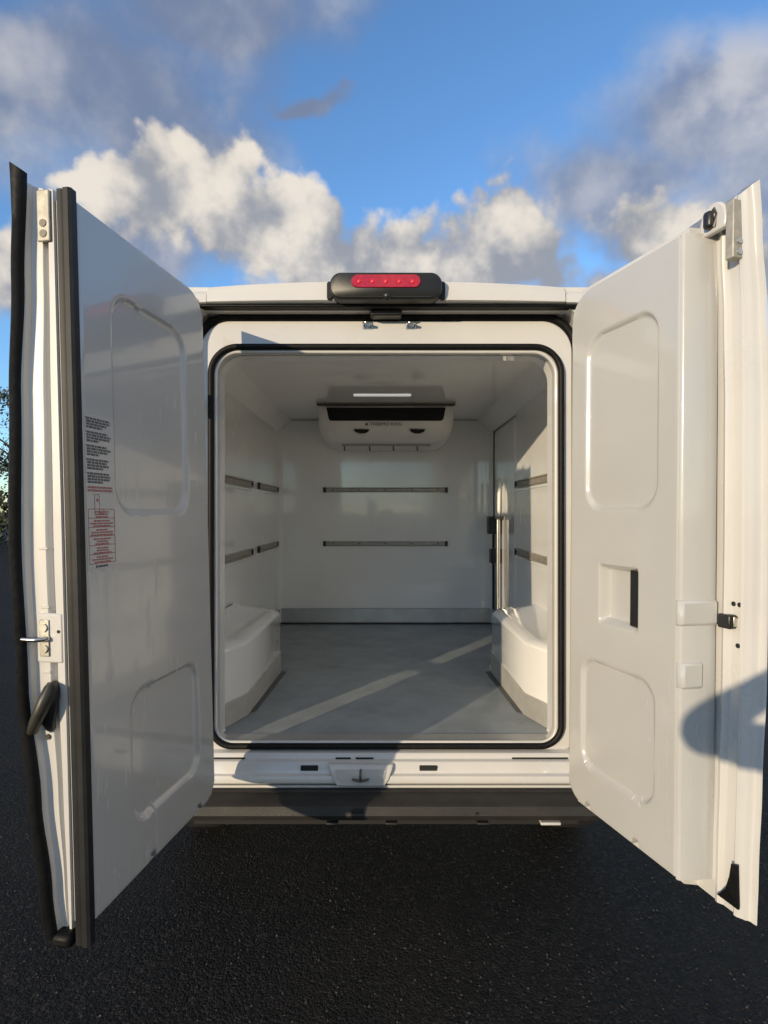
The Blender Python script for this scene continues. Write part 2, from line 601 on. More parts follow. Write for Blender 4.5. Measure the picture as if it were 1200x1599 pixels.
# black seals
bm = bmesh.new()
tube(bm, [(x, -0.022, z) for x, z in rrect(-0.704, 0.704, 0.659, 2.264, 0.108, 0.086, 14)], 0.0125, 10, closed=True, flat=1.0)
finish('load_opening_seal', bm, 'rubber', van, smooth=60)
bm = bmesh.new()
lp = [(x, -0.008, z) for x, z in rrect(-0.766, 0.766, 0.62, 2.388, 0.135, 0.03, 14)]
tube(bm, lp, 0.016, 10, closed=True)
finish('door_weatherstrip', bm, 'rubber', van, smooth=60)
# gutter under the roof lip
extrude_x('roof_gutter', [(0.03, 2.396), (-0.060, 2.392), (-0.066, 2.397), (-0.060, 2.404), (0.03, 2.408)], -0.772, 0.772, 'white_paint', van, bevel=0.003)
extrude_x('roof_drip_strip', [(-0.068, 2.393), (-0.112, 2.391), (-0.115, 2.396), (-0.112, 2.4015), (-0.068, 2.4015)], -0.772, 0.772, 'rubber', van, bevel=0.002)


def roof_y(x, y, z):
    k = 1.0 - (abs(x) / 0.69) ** 2.5
    zz = z + (0.016 * k if z > 2.46 else 0.0)
    return (x, y - 0.018 * k, zz)


extrude_x('roof_spoiler', [(0.03, 2.409), (-0.108, 2.403), (-0.119, 2.409), (-0.116, 2.445), (-0.100, 2.470), (-0.075, 2.480), (-0.02, 2.492), (0.30, 2.520), (0.30, 2.43)],
          -0.690, 0.690, 'white_paint', van, smooth=35, steps=24, yfn=roof_y)
for s in (-1, 1):
    bm = bmesh.new()
    rows = []
    for i in range(9):
        t = i / 8
        x = s * (0.694 + 0.30 * t)
        dz = -0.055 * t ** 2.2
        yy = 0.03 * t ** 2
        rows.append([(x, 0.03, 2.409 + dz), (x, -0.104 + yy, 2.403 + dz), (x, -0.114 + yy, 2.409 + dz), (x, -0.110 + yy, 2.440 + dz), (x, -0.095 + yy, 2.458 + dz), (x, -0.05 + yy, 2.472 + dz), (x, 0.25, 2.50 + dz), (x, 0.25, 2.42 + dz)])
    loft(bm, rows)
    finish('roof_corner', bm, 'white_paint', van, smooth=35)

# sill below the opening
SILL = [(0.03, 0.650), (-0.012, 0.644), (-0.040, 0.640), (-0.046, 0.632), (-0.050, 0.621), (-0.066, 0.617), (-0.072, 0.608), (-0.080, 0.588), (-0.083, 0.578),
        (-0.096, 0.574), (-0.100, 0.566), (-0.100, 0.549), (-0.092, 0.541), (0.03, 0.541)]
sill = extrude_x('rear_sill', SILL, -0.776, 0.776, 'white_paint', van, bevel=0.002)
for x in (-0.30, 0.165):
    box('sill_slot', x - 0.034, x + 0.034, -0.0835, -0.05, 0.588, 0.606, 'under_black', sill, bevel=0.002)
for (xa, xb) in [(-0.20, -0.14), (-0.12, -0.05), (0.50, 0.72), (-0.74, -0.56)]:
    box('sill_joint', xa, xb, -0.0535, -0.04, 0.6205, 0.626, 'under_black', sill)
# striker plate in the middle of the sill: a tray with sloping ends
bm = bmesh.new()
rows = []
for (hw, y, z) in [(0.128, -0.060, 0.617), (0.125, -0.086, 0.613), (0.120, -0.100, 0.598), (0.108, -0.106, 0.565), (0.092, -0.108, 0.543), (0.088, -0.100, 0.536), (0.088, -0.05, 0.536)]:
    rows.append([(-0.098 + hw * (2 * i / 12 - 1), y, z) for i in range(13)])
loft(bm, rows, closed=False, cap0=False, cap1=False)
for f in list(bm.faces):
    pass
plate = finish('striker_plate', bm, 'white_paint', van, smooth=35)
sol = plate.modifiers.new('thick', 'SOLIDIFY')
sol.thickness = 0.004
bvm = plate.modifiers.new('bevel', 'BEVEL')
bvm.width = 0.004
bvm.segments = 2
bm = bmesh.new()
loft(bm, [[(-0.098 + hw * c, y, z) for c in (-1, -0.4, 0.4, 1)] for hw, y, z in [(0.100, -0.1015, 0.602), (0.092, -0.1085, 0.574), (0.074, -0.1115, 0.556)]], closed=False, cap0=False, cap1=False)
tr = finish('striker_recess', bm, 'gel_liner', plate, smooth=35)
bm = bmesh.new()
tube(bm, [(-0.098, -0.112, 0.606), (-0.098, -0.128, 0.600), (-0.098, -0.130, 0.575), (-0.098, -0.116, 0.563)], 0.0042, 8)
tube(bm, [(-0.130, -0.118, 0.572), (-0.098, -0.124, 0.566), (-0.066, -0.118, 0.572)], 0.0045, 8)
finish('striker_loop', bm, 'dark_steel', plate, smooth=60)


# bumper
def bump_fn(x, y, z):
    k = max(0.0, (abs(x) - 0.86) / 0.18)
    return (x, y + 0.17 * k * k if y < 0.02 else y, z)


extrude_x('rear_bumper', [(0.05, 0.536), (-0.06, 0.536), (-0.062, 0.528), (-0.135, 0.524), (-0.180, 0.518), (-0.196, 0.508), (-0.204, 0.478), (-0.196, 0.458), (-0.176, 0.448), (0.05, 0.440)],
          -1.03, 1.03, 'bumper_plastic', van, smooth=30, steps=40, yfn=bump_fn)
bmp = bpy.data.objects['rear_bumper']
extrude_x('bumper_rib', [(-0.11, 0.5255), (-0.118, 0.5305), (-0.126, 0.5255)], -0.80, 0.80, 'bumper_plastic', bmp, smooth=30)
for x in (-0.20, 0.02, 0.36):
    box('bumper_clip', x - 0.022, x + 0.022, -0.196, -0.15, 0.440, 0.4475, 'bumper_plastic', bmp, bevel=0.002)
box('tow_cover_tab', 0.575, 0.650, -0.192, -0.14, 0.436, 0.4465, 'white_paint', bmp, bevel=0.003)
box('bumper_plug', -0.128, -0.085, -0.2065, -0.19, 0.487, 0.502, 'under_black', bmp, bevel=0.002)
bm = bmesh.new()
tube(bm, [(0.335, -0.2065, 0.486), (0.335, -0.199, 0.486)], 0.006, 12)
finish('bumper_plug', bm, 'under_black', bmp)

# tail lamps on the rear pillars
for s in (-1, 1):
    bm = bmesh.new()
    rows = []
    for i in range(13):
        t = i / 12
        z = 0.95 + 0.62 * t
        e = math.sin(math.pi * min(1, max(0, t))) ** 0.35 if 0 < t < 1 else 0.4
        rows.append([(s * 0.86, -0.098, z), (s * 0.865, -0.102 - 0.03 * e, z), (s * 0.98, -0.102 - 0.03 * e, z), (s * 1.03, -0.08, z), (s * 1.03, 0.0, z)])
    loft(bm, rows)
    finish('tail_lamp', bm, 'tail_red', van, smooth=35)


# wheels
def wheel(x, y):
    bm = bmesh.new()
    prof = [(0.19, -0.09), (0.30, -0.105), (0.345, -0.095), (0.355, -0.06), (0.355, 0.06), (0.345, 0.095), (0.30, 0.105), (0.19, 0.09)]
    rows = []
    for i in range(36):
        a = 2 * math.pi * i / 36
        rows.append([(x + w, y + r * math.cos(a), 0.355 + r * math.sin(a)) for r, w in prof])
    rows.append(rows[0])
    loft(bm, rows, cap0=False, cap1=False)
    bmesh.ops.remove_doubles(bm, verts=bm.verts, dist=1e-5)
    w = finish('wheel', bm, 'tyre', van, smooth=35)
    bm = bmesh.new()
    s = 1 if x > 0 else -1
    rows = []
    for (r, d) in [(0.20, 0.085), (0.185, 0.055), (0.15, 0.06), (0.07, 0.075), (0.02, 0.078)]:
        rows.append([(x + s * d, y + r * math.cos(2 * math.pi * i / 24), 0.355 + r * math.sin(2 * math.pi * i / 24)) for i in range(24)])
    loft(bm, rows, cap0=False)
    finish('rim', bm, 'zinc', w, smooth=35)


for s in (-1, 1):
    wheel(s * 0.90, 0.66)
    wheel(s * 0.88, 4.25)
for s in (-1, 1):
    # dark wheel arch lining patches on the body sides
    for yc in (0.66, 4.25):
        bm = bmesh.new()
        xo = BW + 0.014 if yc < 1 else 0.965
        tube(bm, [(s * xo, yc + 0.42 * math.cos(R(a)), 0.42 + 0.42 * math.sin(R(a))) for a in range(0, 181, 12)], 0.022, 8)
        finish('wheel_arch_trim', bm, 'bumper_plastic', van, smooth=60)
box('underbody', -0.80, 0.80, 0.06, 4.9, 0.30, 0.446, 'under_black', van)
for s in (-1, 1):
    bm = bmesh.new()
    v = [bm.verts.new(p) for p in [(s * 1.026, 3.2, 1.45), (s * 1.022, 3.95, 1.45), (s * 1.008, 3.88, 2.1), (s * 1.028, 3.2, 2.15)]]
    bm.faces.new(v)
    o = finish('cab_window', bm, 'glass_dark', van)
    o.modifiers.new('t', 'SOLIDIFY').thickness = 0.01

# ------------------------------------------------------------------ load box interior
XL, XR, YB, ZC, ZF = -0.90, 0.90, 2.40, 2.375, 0.665
floor = box('load_floor', -0.95, 0.95, 0.02, 2.5, ZF - 0.05, ZF, 'floor_grey', van)
box('threshold_strip', -0.67, 0.67, 0.000, 0.075, ZF - 0.02, ZF + 0.006, 'skirt_alu', floor, bevel=0.003)
# left wall: two moulded panels, shallow raised fields
def wall_mesh(name, side, segs):
    bm = bmesh.new()
    for (ya, yb, x) in segs:
        box_bm(bm, min(side * x, side * 0.98), max(side * x, side * 0.98), ya, yb, ZF - 0.02, ZC + 0.03)
    return finish(name, bm, 'box_liner', van, bevel=0.006)


wall_mesh('side_wall', -1, [(0.13, 1.505, 0.900), (1.505, YB + 0.02, 0.904)])
rw = wall_mesh('side_wall', 1, [(0.13, 1.48, 0.878), (1.48, YB + 0.02, 0.905)])
box('bulkhead', -0.97, 0.97, YB, YB + 0.06, ZF - 0.02, ZC + 0.03, 'box_liner', van)
ceil = box('ceiling_panel', -0.97, 0.97, 0.13, YB + 0.02, ZC, ZC + 0.05, 'ceiling_gloss', van)
for s in (-1, 1):
    bm = bmesh.new()
    xw = 0.90 if s < 0 else 0.878
    rows = []
    for y in (0.132, YB):
        rows.append([(s * (xw + 0.012), y, ZC - 0.105), (s * (xw - 0.012), y, ZC - 0.09), (s * (xw - 0.10), y, ZC - 0.008), (s * (xw - 0.115), y, ZC + 0.01), (s * (xw + 0.012), y, ZC + 0.01)])
    loft(bm, rows)
    finish('ceiling_coving', bm, 'box_liner', van, smooth=35)
# corner posts at the bulkhead
for s in (-1, 1):
    bm = bmesh.new()
    pts = [(s * 0.91, YB + 0.01), (s * 0.91, YB - 0.05), (s * 0.885, YB - 0.018), (s * 0.85, YB + 0.01)]
    loft(bm, [[(x, y, z) for x, y in pts] for z in (ZF, ZC)])
    finish('corner_fillet', bm, 'box_liner', van, smooth=60)
for s in (-1, 1):
    bm = bmesh.new()
    tube(bm, [(s * 0.882, YB - 0.006, ZF + 0.13), (s * 0.882, YB - 0.006, ZC - 0.09)], 0.006, 8)
    finish('sealant_bead', bm, 'gel_liner', van, smooth=60)
bm = bmesh.new()
tube(bm, [(-0.79, YB - 0.004, ZC - 0.004), (0.77, YB - 0.004, ZC - 0.004)], 0.007, 8)
finish('sealant_bead', bm, 'gel_liner', van, smooth=60)
# skirting
extrude_x('skirting', [(YB - 0.012, ZF + 0.012), (YB - 0.012, ZF + 0.125), (YB - 0.004, ZF + 0.130), (YB + 0.01, ZF + 0.130), (YB + 0.01, ZF + 0.012)], -0.90, 0.90, 'skirt_alu', van)
extrude_x('floor_joint', [(YB - 0.030, ZF + 0.001), (YB - 0.026, ZF + 0.010), (YB + 0.0, ZF + 0.0115), (YB + 0.0, ZF + 0.001)], -0.88, 0.88, 'gasket_grey', van)
for s in (-1, 1):
    x = 0.897 if s < 0 else 0.897
    for (ya, yb) in [(1.13, YB - 0.016)]:
        bm = bmesh.new()
        box_bm(bm, min(s * (x - 0.012), s * (x + 0.02)), max(s * (x - 0.012), s * (x + 0.02)), ya, yb, ZF + 0.004, ZF + 0.125)
        finish('skirting', bm, 'skirt_alu', van, bevel=0.003)


# wheel boxes
def wheel_box(s):
    # plan outline of the inner side, front (rear of van) to back
    plan = [(0.92, 0.10), (0.712, 0.115), (0.640, 0.305), (0.618, 0.985), (0.66, 1.075), (0.92, 1.13)]
    kh = [0.105, 0.105, 0.10, 0.122, 0.125, 0.125]
    top = [1.005, 1.003, 1.000, 1.010, 1.012, 1.012]
    bm = bmesh.new()
    rows = []
    for j in range(7):
        t = j / 6
        rows.append([(s * x, y, ZF + k - 0.006 + (tp - ZF - k) * t) for (x, y), k, tp in zip(plan, kh, top)])
    # rounded shoulder, then a scooped top rising to the wall
    inset = [(0.0, 0.0), (0.014, 0.010), (0.06, 0.018), (0.13, 0.026), (0.21, 0.038), (0.268, 0.055)]
    for (dx, dz) in inset[1:]:
        r = []
        for (x, y), tp in zip(plan, top):
            cy = 0.60
            nx = min(0.92, x + dx)
            ny = y + (cy - y) * min(0.06, dx * 0.3)
            r.append((s * nx, ny, tp + dz))
        rows.append(r)
    loft(bm, rows, closed=False, cap0=False, cap1=False)
    o = finish('wheel_box', bm, 'box_liner', van, bevel=0.005, seg=2)
    bm = bmesh.new()
    rows = []
    n = len(plan)
    def off(d):
        return [(x - d, y) for (x, y) in plan]
    pl = off(0.006)
    rows = [[(s * x, y, ZF + 0.001) for x, y in pl], [(s * x, y, ZF + k) for (x, y), k in zip(pl, kh)], [(s * (x + 0.01), y, ZF + k + 0.004) for (x, y), k in zip(pl, kh)]]
    loft(bm, rows, closed=False, cap0=False, cap1=False)
    finish('kick_plate', bm, 'tread_alu', o, smooth=25)
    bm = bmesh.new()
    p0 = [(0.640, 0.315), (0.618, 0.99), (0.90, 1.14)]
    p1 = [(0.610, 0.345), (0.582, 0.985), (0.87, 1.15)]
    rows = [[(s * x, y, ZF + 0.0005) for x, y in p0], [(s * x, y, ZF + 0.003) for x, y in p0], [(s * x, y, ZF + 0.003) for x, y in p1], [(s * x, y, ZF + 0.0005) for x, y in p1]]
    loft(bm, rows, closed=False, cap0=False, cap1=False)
    finish('floor_dark_strip', bm, 'strip_grey', o)  # darker grey strip on the floor along the wheel box foot
    return o


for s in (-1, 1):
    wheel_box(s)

# load-lashing rails: a channel with a rolled lip above and below
def rail_x(xa, xb, z):
    bm = bmesh.new()
    y = YB
    prof = [(y + 0.005, z - 0.020), (y - 0.010, z - 0.020), (y - 0.012, z - 0.013), (y - 0.006, z - 0.010), (y - 0.006, z + 0.010), (y - 0.012, z + 0.013), (y - 0.010, z + 0.020), (y + 0.005, z + 0.020)]
    loft(bm, [[(x, a, c) for a, c in prof] for x in (xa, xb)])
    o = finish('lashing_rail', bm, 'rail_alu', van)
    for k in range(5):
        xs_ = xa + 0.07 + (xb - xa - 0.14) * k / 4
        bm = bmesh.new()
        tube(bm, [(xs_, y - 0.0045, z), (xs_, y - 0.009, z)], 0.0065, 10)
        finish('rail_screw', bm, 'dark_steel', o, smooth=40)
    for x in (xa, xb):
        box('rail_end_cap', x - 0.012, x + 0.012, y - 0.014, y, z - 0.022, z + 0.022, 'black_plastic', o, bevel=0.003)


def rail_y(s, xw, ya, yb, z):
    bm = bmesh.new()
    prof = [(xw + 0.005, z - 0.022), (xw - 0.014, z - 0.022), (xw - 0.016, z - 0.014), (xw - 0.008, z - 0.011), (xw - 0.008, z + 0.011), (xw - 0.016, z + 0.014), (xw - 0.014, z + 0.022), (xw + 0.005, z + 0.022)]
    loft(bm, [[(s * a, y, c) for a, c in prof] for y in (ya, yb)])
    o = finish('lashing_rail', bm, 'rail_alu', van)
    for y in (ya, yb):
        bm = bmesh.new()
        xs = sorted((s * (xw - 0.018), s * xw))
        box_bm(bm, xs[0], xs[1], y - 0.012, y + 0.012, z - 0.023, z + 0.023)
        finish('rail_end_cap', bm, 'black_plastic', o, bevel=0.003)
    # the moulded step that carries the rail
    bm = bmesh.new()
    xs = sorted((s * (xw - 0.005), s * (xw + 0.01)))
    box_bm(bm, xs[0], xs[1], ya - 0.02, yb + 0.02, z - 0.046, z - 0.026)
    finish('rail_ledge', bm, 'box_liner', o, bevel=0.004)


for z in (1.785, 1.335):
    rail_x(-0.515, 0.505, z)
    rail_y(-1, 0.900, 0.30, 1.44, z)
    rail_y(-1, 0.904, 1.66, 2.33, z)
    rail_y(1, 0.878, 0.30, 1.46, z)

# side loading door inside: dark gasket, lock pole and catches
sdoor = box('side_door_liner', 0.897, 0.93, 1.62, 2.345, ZF + 0.13, 2.26, 'box_liner', van, bevel=0.006)
bm = bmesh.new()
tube(bm, [(0.893, 2.353, ZF + 0.13), (0.893, 2.353, 1.55)], 0.012, 8)
finish('side_door_gasket', bm, 'rubber', sdoor, smooth=60)
bm = bmesh.new()
tube(bm, [(0.897, 2.355, 1.55), (0.897, 2.355, 2.285), (0.87, 2.20, 2.305), (0.855, 2.13, 2.318)], 0.006, 8)
finish('side_door_gasket', bm, 'rubber', sdoor, smooth=60)
bm = bmesh.new()
tube(bm, [(0.862, 2.02, ZF + 0.14), (0.862, 2.02, 1.56)], 0.017, 12)
pole = finish('lock_pole', bm, 'steel', sdoor, smooth=60)
bm = bmesh.new()
tube(bm, [(0.868, 2.03, 1.56), (0.872, 2.03, 1.86)], 0.013, 10)
finish('lock_rod', bm, 'unit_white', sdoor, smooth=60)
box('lock_catch', 0.795, 0.90, 2.05, 2.14, 1.43, 1.565, 'black_plastic', sdoor, bevel=0.005)
box('lock_bracket', 0.835, 0.90, 1.97, 2.045, 1.545, 1.565, 'dark_steel', sdoor, bevel=0.002)
box('lock_catch', 0.815, 0.90, 2.07, 2.14, 1.20, 1.31, 'black_plastic', sdoor, bevel=0.005)

# evaporator unit under the ceiling
bm = bmesh.new()
rows = []
for (z, hw, yf) in [(2.373, 0.486, 1.705), (2.335, 0.490, 1.700), (2.27, 0.492, 1.702), (2.215, 0.487, 1.712), (2.172, 0.476, 1.738), (2.140, 0.462, 1.785), (2.118, 0.430, 1.860), (2.108, 0.385, 1.97)]:
    rows.append([(x, y, z) for x, y in [(-hw, 2.395), (-hw, yf + 0.10), (-hw + 0.012, yf + 0.035), (-hw + 0.05, yf), (-0.2, yf - 0.004), (0.2, yf - 0.004), (hw - 0.05, yf), (hw - 0.012, yf + 0.035), (hw, yf + 0.10), (hw, 2.395)]])
loft(bm, rows)
unit = finish('cooling_unit', bm, 'unit_white', van, smooth=45)
bm = bmesh.new()
rows = [[(-0.425, y, 2.343), (0.425, y, 2.343), (0.408, y, 2.262), (0.394, y, 2.250), (-0.394, y, 2.250), (-0.408, y, 2.262)] for y in (1.693, 1.72)]
loft(bm, rows)
gr = finish('grille', bm, 'under_black', unit, bevel=0.003)
for i in range(6):
    z = 2.262 + 0.0142 * i
    box('grille_slat', -0.40 - 0.003 * i, 0.40 + 0.003 * i, 1.685, 1.700, z - 0.0016, z + 0.0016, 'black_satin', gr)
box('top_trim_bar', -0.488, 0.488, 1.655, 1.688, 2.350, 2.364, 'dark_steel', unit, bevel=0.003)
box('top_flange', -0.492, 0.492, 1.645, 1.70, 2.3655, 2.374, 'rail_alu', unit, bevel=0.002)
for x in (-0.175, 0.225):
    bm = bmesh.new()
    rows = []
    for y in (1.700, 1.735):
        rows.append([(x + 0.055 * math.cos(R(a)), y + (0.012 if a > 180 else 0), 2.190 + 0.026 * math.sin(R(a))) for a in range(180, 361, 15)] )
    loft(bm, rows)
    finish('drain_opening', bm, 'under_black', unit)
mt = Matrix.Translation((-0.115, 1.6945, 2.224)) @ Matrix.Rotation(R(90), 4, 'X')
text_obj('brand_lettering', 'THERMO KING', 0.034, 'ink_dark', unit, mt)
bm = bmesh.new()
for i in range(3):
    a = R(60 * i)
    tube(bm, [(-0.138 + 0.011 * math.cos(a), 1.6955, 2.224 + 0.011 * math.sin(a)), (-0.138 - 0.011 * math.cos(a), 1.6955, 2.224 - 0.011 * math.sin(a))], 0.0032, 6)
finish('brand_emblem', bm, 'ink_dark', unit)
box('drip_rail', -0.335, 0.335, 1.93, 1.955, 2.098, 2.1075, 'rail_alu', unit)
for x in (-0.315, -0.125, 0.055, 0.235):
    bm = bmesh.new()
    tube(bm, [(x, 1.94, 2.10), (x, 1.94, 2.072), (x + 0.006, 1.928, 2.064)], 0.005, 8)
    finish('hook', bm, 'dark_steel', unit, smooth=60)
lamp = box('ceiling_lamp', -0.215, 0.165, 1.40, 1.445, ZC - 0.006, ZC - 0.0005, 'lamp_diffuser', van, bevel=0.005)

# latch and strikers under the roof
lt = box('upper_latch', -0.062, 0.062, -0.075, -0.02, 2.372, 2.408, 'black_plastic', van, bevel=0.006)
for x in (-0.075, 0.100):
    bm = bmesh.new()
    tube(bm, [(x - 0.014, -0.012, 2.352), (x - 0.014, -0.045, 2.352), (x - 0.010, -0.05, 2.352), (x + 0.010, -0.05, 2.352), (x + 0.014, -0.045, 2.352), (x + 0.014, -0.012, 2.352)], 0.0045, 8)
    box_bm(bm, x - 0.02, x + 0.02, -0.016, -0.008, 2.338, 2.366)
    finish('upper_striker', bm, 'steel', van, smooth=60)

# third brake light in its black pod
def pod(bm, hw, hh, y0, y1, r, cz, dome=0.0, n=6, cx=0.0):
    rows = []
    for (y, k) in [(y1, 1.0), (y0 + 0.03, 1.0), (y0 + 0.012, 0.985), (y0 + 0.003, 0.95), (y0, 0.90)]:
        rr = min(r, hh * k - 0.001)
        rows.append([(cx + x, y, cz + z) for x, z in rrect(-hw * (1 - (1 - k) * 0.35), hw * (1 - (1 - k) * 0.35), -hh * k, hh * k, rr, rr, n)])
    loft(bm, rows)


bm = bmesh.new()
pod(bm, 0.212, 0.050, -0.176, -0.095, 0.040, 2.449)
pd = finish('brake_light', bm, 'black_satin', van, smooth=40)
bm = bmesh.new()
pod(bm, 0.132, 0.0255, -0.181, -0.15, 0.022, 2.463)
ln = finish('lens', bm, 'red_lens', pd, smooth=40)
for i in range(5):
    bm = bmesh.new()
    bmesh.ops.create_uvsphere(bm, u_segments=10, v_segments=6, radius=0.0095, matrix=Matrix.Translation((-0.100 + 0.050 * i, -0.1765, 2.460)))
    finish('diode', bm, 'red_diode', ln, smooth=60)
for s in (-1, 1):
    bm = bmesh.new()
    pod(bm, 0.010, 0.036, -0.145, -0.10, 0.009, 2.442, cx=s * 0.215)
    finish('end_cap', bm, 'gasket_grey', pd, smooth=40)
bm = bmesh.new()
bmesh.ops.create_uvsphere(bm, u_segments=16, v_segments=10, radius=0.017, matrix=Matrix.Translation((0.004, -0.168, 2.410)))
box_bm(bm, -0.026, 0.034, -0.168, -0.125, 2.402, 2.420)
finish('reversing_camera', bm, 'black_plastic', pd, smooth=40)


# ------------------------------------------------------------------ rear doors
def lerp_tab(tab, z):
    if z <= tab[0][0]:
        return tab[0][1]
    for (a, va), (c, vc) in zip(tab[:-1], tab[1:]):
        if z <= c:
            t = (z - a) / (c - a)
            t = t * t * (3 - 2 * t)
            return va + (vc - va) * t
    return tab[-1][1]


def sd_rr(px, py, x0, x1, y0, y1, r):
    cx, cy = (x0 + x1) / 2, (y0 + y1) / 2
    qx = abs(px - cx) - (x1 - x0) / 2 + r
    qy = abs(py - cy) - (y1 - y0) / 2 + r
    return math.hypot(max(qx, 0), max(qy, 0)) + min(max(qx, qy), 0) - r


class Door:
    k = 0.885          # door drawings below are for the taller body; this is the size of this one

    def __init__(s, side, org, du, lean):
        s.side = side
        s.lean = lean
        d = Vector((du[0], du[1])).normalized()
        s.d = d
        s.o = Vector(org)
        s.w = Vector((d.y, -d.x)) if side < 0 else Vector((-d.y, d.x))   # outward of the inner face
        if (s.w.x < 0) != (side < 0):
            s.w = -s.w

    def P(s, u, w, z):
        q = s.o + s.d * (u * s.k) + s.w * (w * s.k)
        z = 0.184 + s.k * z
        return (q.x + s.side * s.lean * (z - 1.35), q.y, z)


def door_shell(D, prof_free, U, W, zt, zb, rise=0.28):
    """closed (u,w) section lofted in z; w values scale with the skin depth W(z)"""
    bm = bmesh.new()
    rows = []
    nz = 44
    for i in range(nz + 1):
        t = i / nz
        row = []
        z0 = zb + (zt - zb) * t
        k = lerp_tab(W, z0)
        # hinge side, then along the outer skin, then the free edge
        h = -0.08 if D.side < 0 else 0.0
        kk = max(k, 0.150)
        sec = [(0.135, 0.058), (h + 0.13, 0.070), (h + 0.06, kk * 0.78)]
        sec += [(h, kk * 0.90), (h + 0.01, kk * 0.98), (h + 0.05, kk), (0.3, k + 0.006), (0.55, k + 0.006)]
        sec += [(u, w if w < 0.07 else 0.058 + (w - 0.058) * (k - 0.058) / (0.15 - 0.058)) for u, w in prof_free]
        e = 0.0
        for (u, w) in sec:
            rs = rise * min(1.0, max(0.0, (u - 0.66) / 0.10)) if rise > 0.5 else rise
            zz = z0 + (rs * (w - 0.058) if t > 0.5 else -0.22 * (w - 0.058)) * abs(2 * t - 1) ** 8
            # rounded upper and lower corner on the hinge side
            row.append(D.P(u, w, zz))
        rows.append(row)
    loft(bm, rows)
    return bm


def slab(D, u0, u1, z0, z1, panels, notches, thick, free_w, rt=0.10, rb=0.10, handle=None, nu=96, nz=270, pads=None):
    """the moulded insulated lining of a door: a relief grid with real recesses, closed at its edges"""
    us = [u0 + (u1 - u0) * i / nu for i in range(nu + 1)]

    def zlo(u):
        a = u - u0
        z = z0
        if a < rb:
            z = z0 + rb - math.sqrt(max(0, rb * rb - (rb - a) ** 2))
        for c in notches:
            q = abs(u - c)
            if q < 0.018:
                z = max(z, z0 + 0.022 * min(1.0, (0.018 - q) / 0.006))
        return z

    def zhi(u):
        a = u - u0
        if a < rt:
            return z1 - rt + math.sqrt(max(0, rt * rt - (rt - a) ** 2))
        return z1

    def sm(a, c, x):
        t = min(1, max(0, (x - a) / (c - a)))
        return t * t * (3 - 2 * t)

    def depth(u, z):
        h = 0.0
        for (a, c, e, f, r) in panels:
            d = sd_rr(u, z, a, c, e, f, r)
            h = max(h, 0.0125 * (1 - sm(-0.015, 0.0, d)))
        if handle:
            a, c, e, f, r = handle
            d = sd_rr(u, z, a, c, e, f, r)
            h = max(h, 0.038 * (1 - sm(-0.022, 0.0, d)))
        # soft rounding of the rim
        m = min(u - u0, u1 - u, z - zlo(u), zhi(u) - z)
        if m < 0.012:
            h += 0.010 * (1 - math.sqrt(max(0, 1 - (1 - m / 0.012) ** 2)))
        return h
    bm = bmesh.new()
    grid = []
    for u in us:
        a, c = zlo(u), zhi(u)
        col = []
        for j in range(nz + 1):
            z = a + (c - a) * j / nz
            col.append(bm.verts.new(D.P(u, depth(u, z), z)))
        grid.append(col)
    for i in range(nu):
        for j in range(nz):
            bm.faces.new((grid[i][j], grid[i + 1][j], grid[i + 1][j + 1], grid[i][j + 1]))
    # side walls to the back
    back = []
    for i, u in enumerate(us):
        back.append((bm.verts.new(D.P(u, thick, zlo(u))), bm.verts.new(D.P(u, thick, zhi(u)))))
    for i in range(nu):
        bm.faces.new((grid[i][0], grid[i + 1][0], back[i + 1][0], back[i][0]))
        bm.faces.new((grid[i][nz], grid[i + 1][nz], back[i + 1][1], back[i][1]))
    # hinge edge
    for i, w in ((0, thick), (nu, free_w)):
        prev = None
        u = us[i]
        for j in range(nz + 1):
            z = zlo(u) + (zhi(u) - zlo(u)) * j / nz
            uu = u
            ww = w
            if j == 0:
                vtx = back[i][0]
            elif j == nz:
                vtx = back[i][1]
            else:
                vtx = bm.verts.new(D.P(uu, thick, z))
            if prev is not None:
                bm.faces.new((grid[i][j - 1], grid[i][j], vtx, prev))
            prev = vtx
    return bm


# ---- left door
DL = Door(-1, (-0.565, -0.261), (-0.173, -0.985), 0.026)
WL = [(0.46, 0.092), (0.62, 0.108), (0.85, 0.132), (1.15, 0.160), (1.5, 0.170), (1.9, 0.160), (2.2, 0.142), (2.5, 0.128)]
freeL = [(0.80, 0.152), (0.838, 0.150), (0.842, 0.146), (0.838, 0.141), (0.822, 0.138), (0.818, 0.130), (0.818, 0.104), (0.813, 0.100), (0.802, 0.097), (0.802, 0.086), (0.815, 0.082), (0.824, 0.079), (0.824, 0.0605), (0.818, 0.058)]
dl = finish('rear_door', door_shell(DL, freeL, 0.84, WL, 2.440, 0.48), 'white_paint', van, smooth=38)
dl['label'] = 'open left rear door with black edge seal and printed loading notice'
bm = slab(DL, 0.15, 0.818, 0.530, 2.415,
          [(0.15 + 0.205 * 0.67, 0.15 + 0.80 * 0.67, 1.590, 2.235, 0.085), (0.15 + 0.16 * 0.67, 0.15 + 0.74 * 0.67, 0.675, 1.075, 0.075)],
          [0.15 + 0.18 * 0.67, 0.15 + 0.60 * 0.67], 0.056, 0.056, rt=0.11, rb=0.085)
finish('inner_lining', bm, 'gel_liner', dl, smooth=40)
# grey edge gasket along the lining
bm = bmesh.new()
rows = []
for i in range(31):
    z = 0.485 + (2.432 - 0.485) * i / 30
    rows.append([DL.P(u, w, z) for u, w in [(0.8185, -0.004), (0.838, -0.005), (0.843, 0.002), (0.843, 0.016), (0.838, 0.020), (0.840, 0.026), (0.840, 0.036), (0.834, 0.040), (0.8185, 0.040)]])
loft(bm, rows)
finish('edge_gasket', bm, 'gasket_grey', dl, smooth=30)
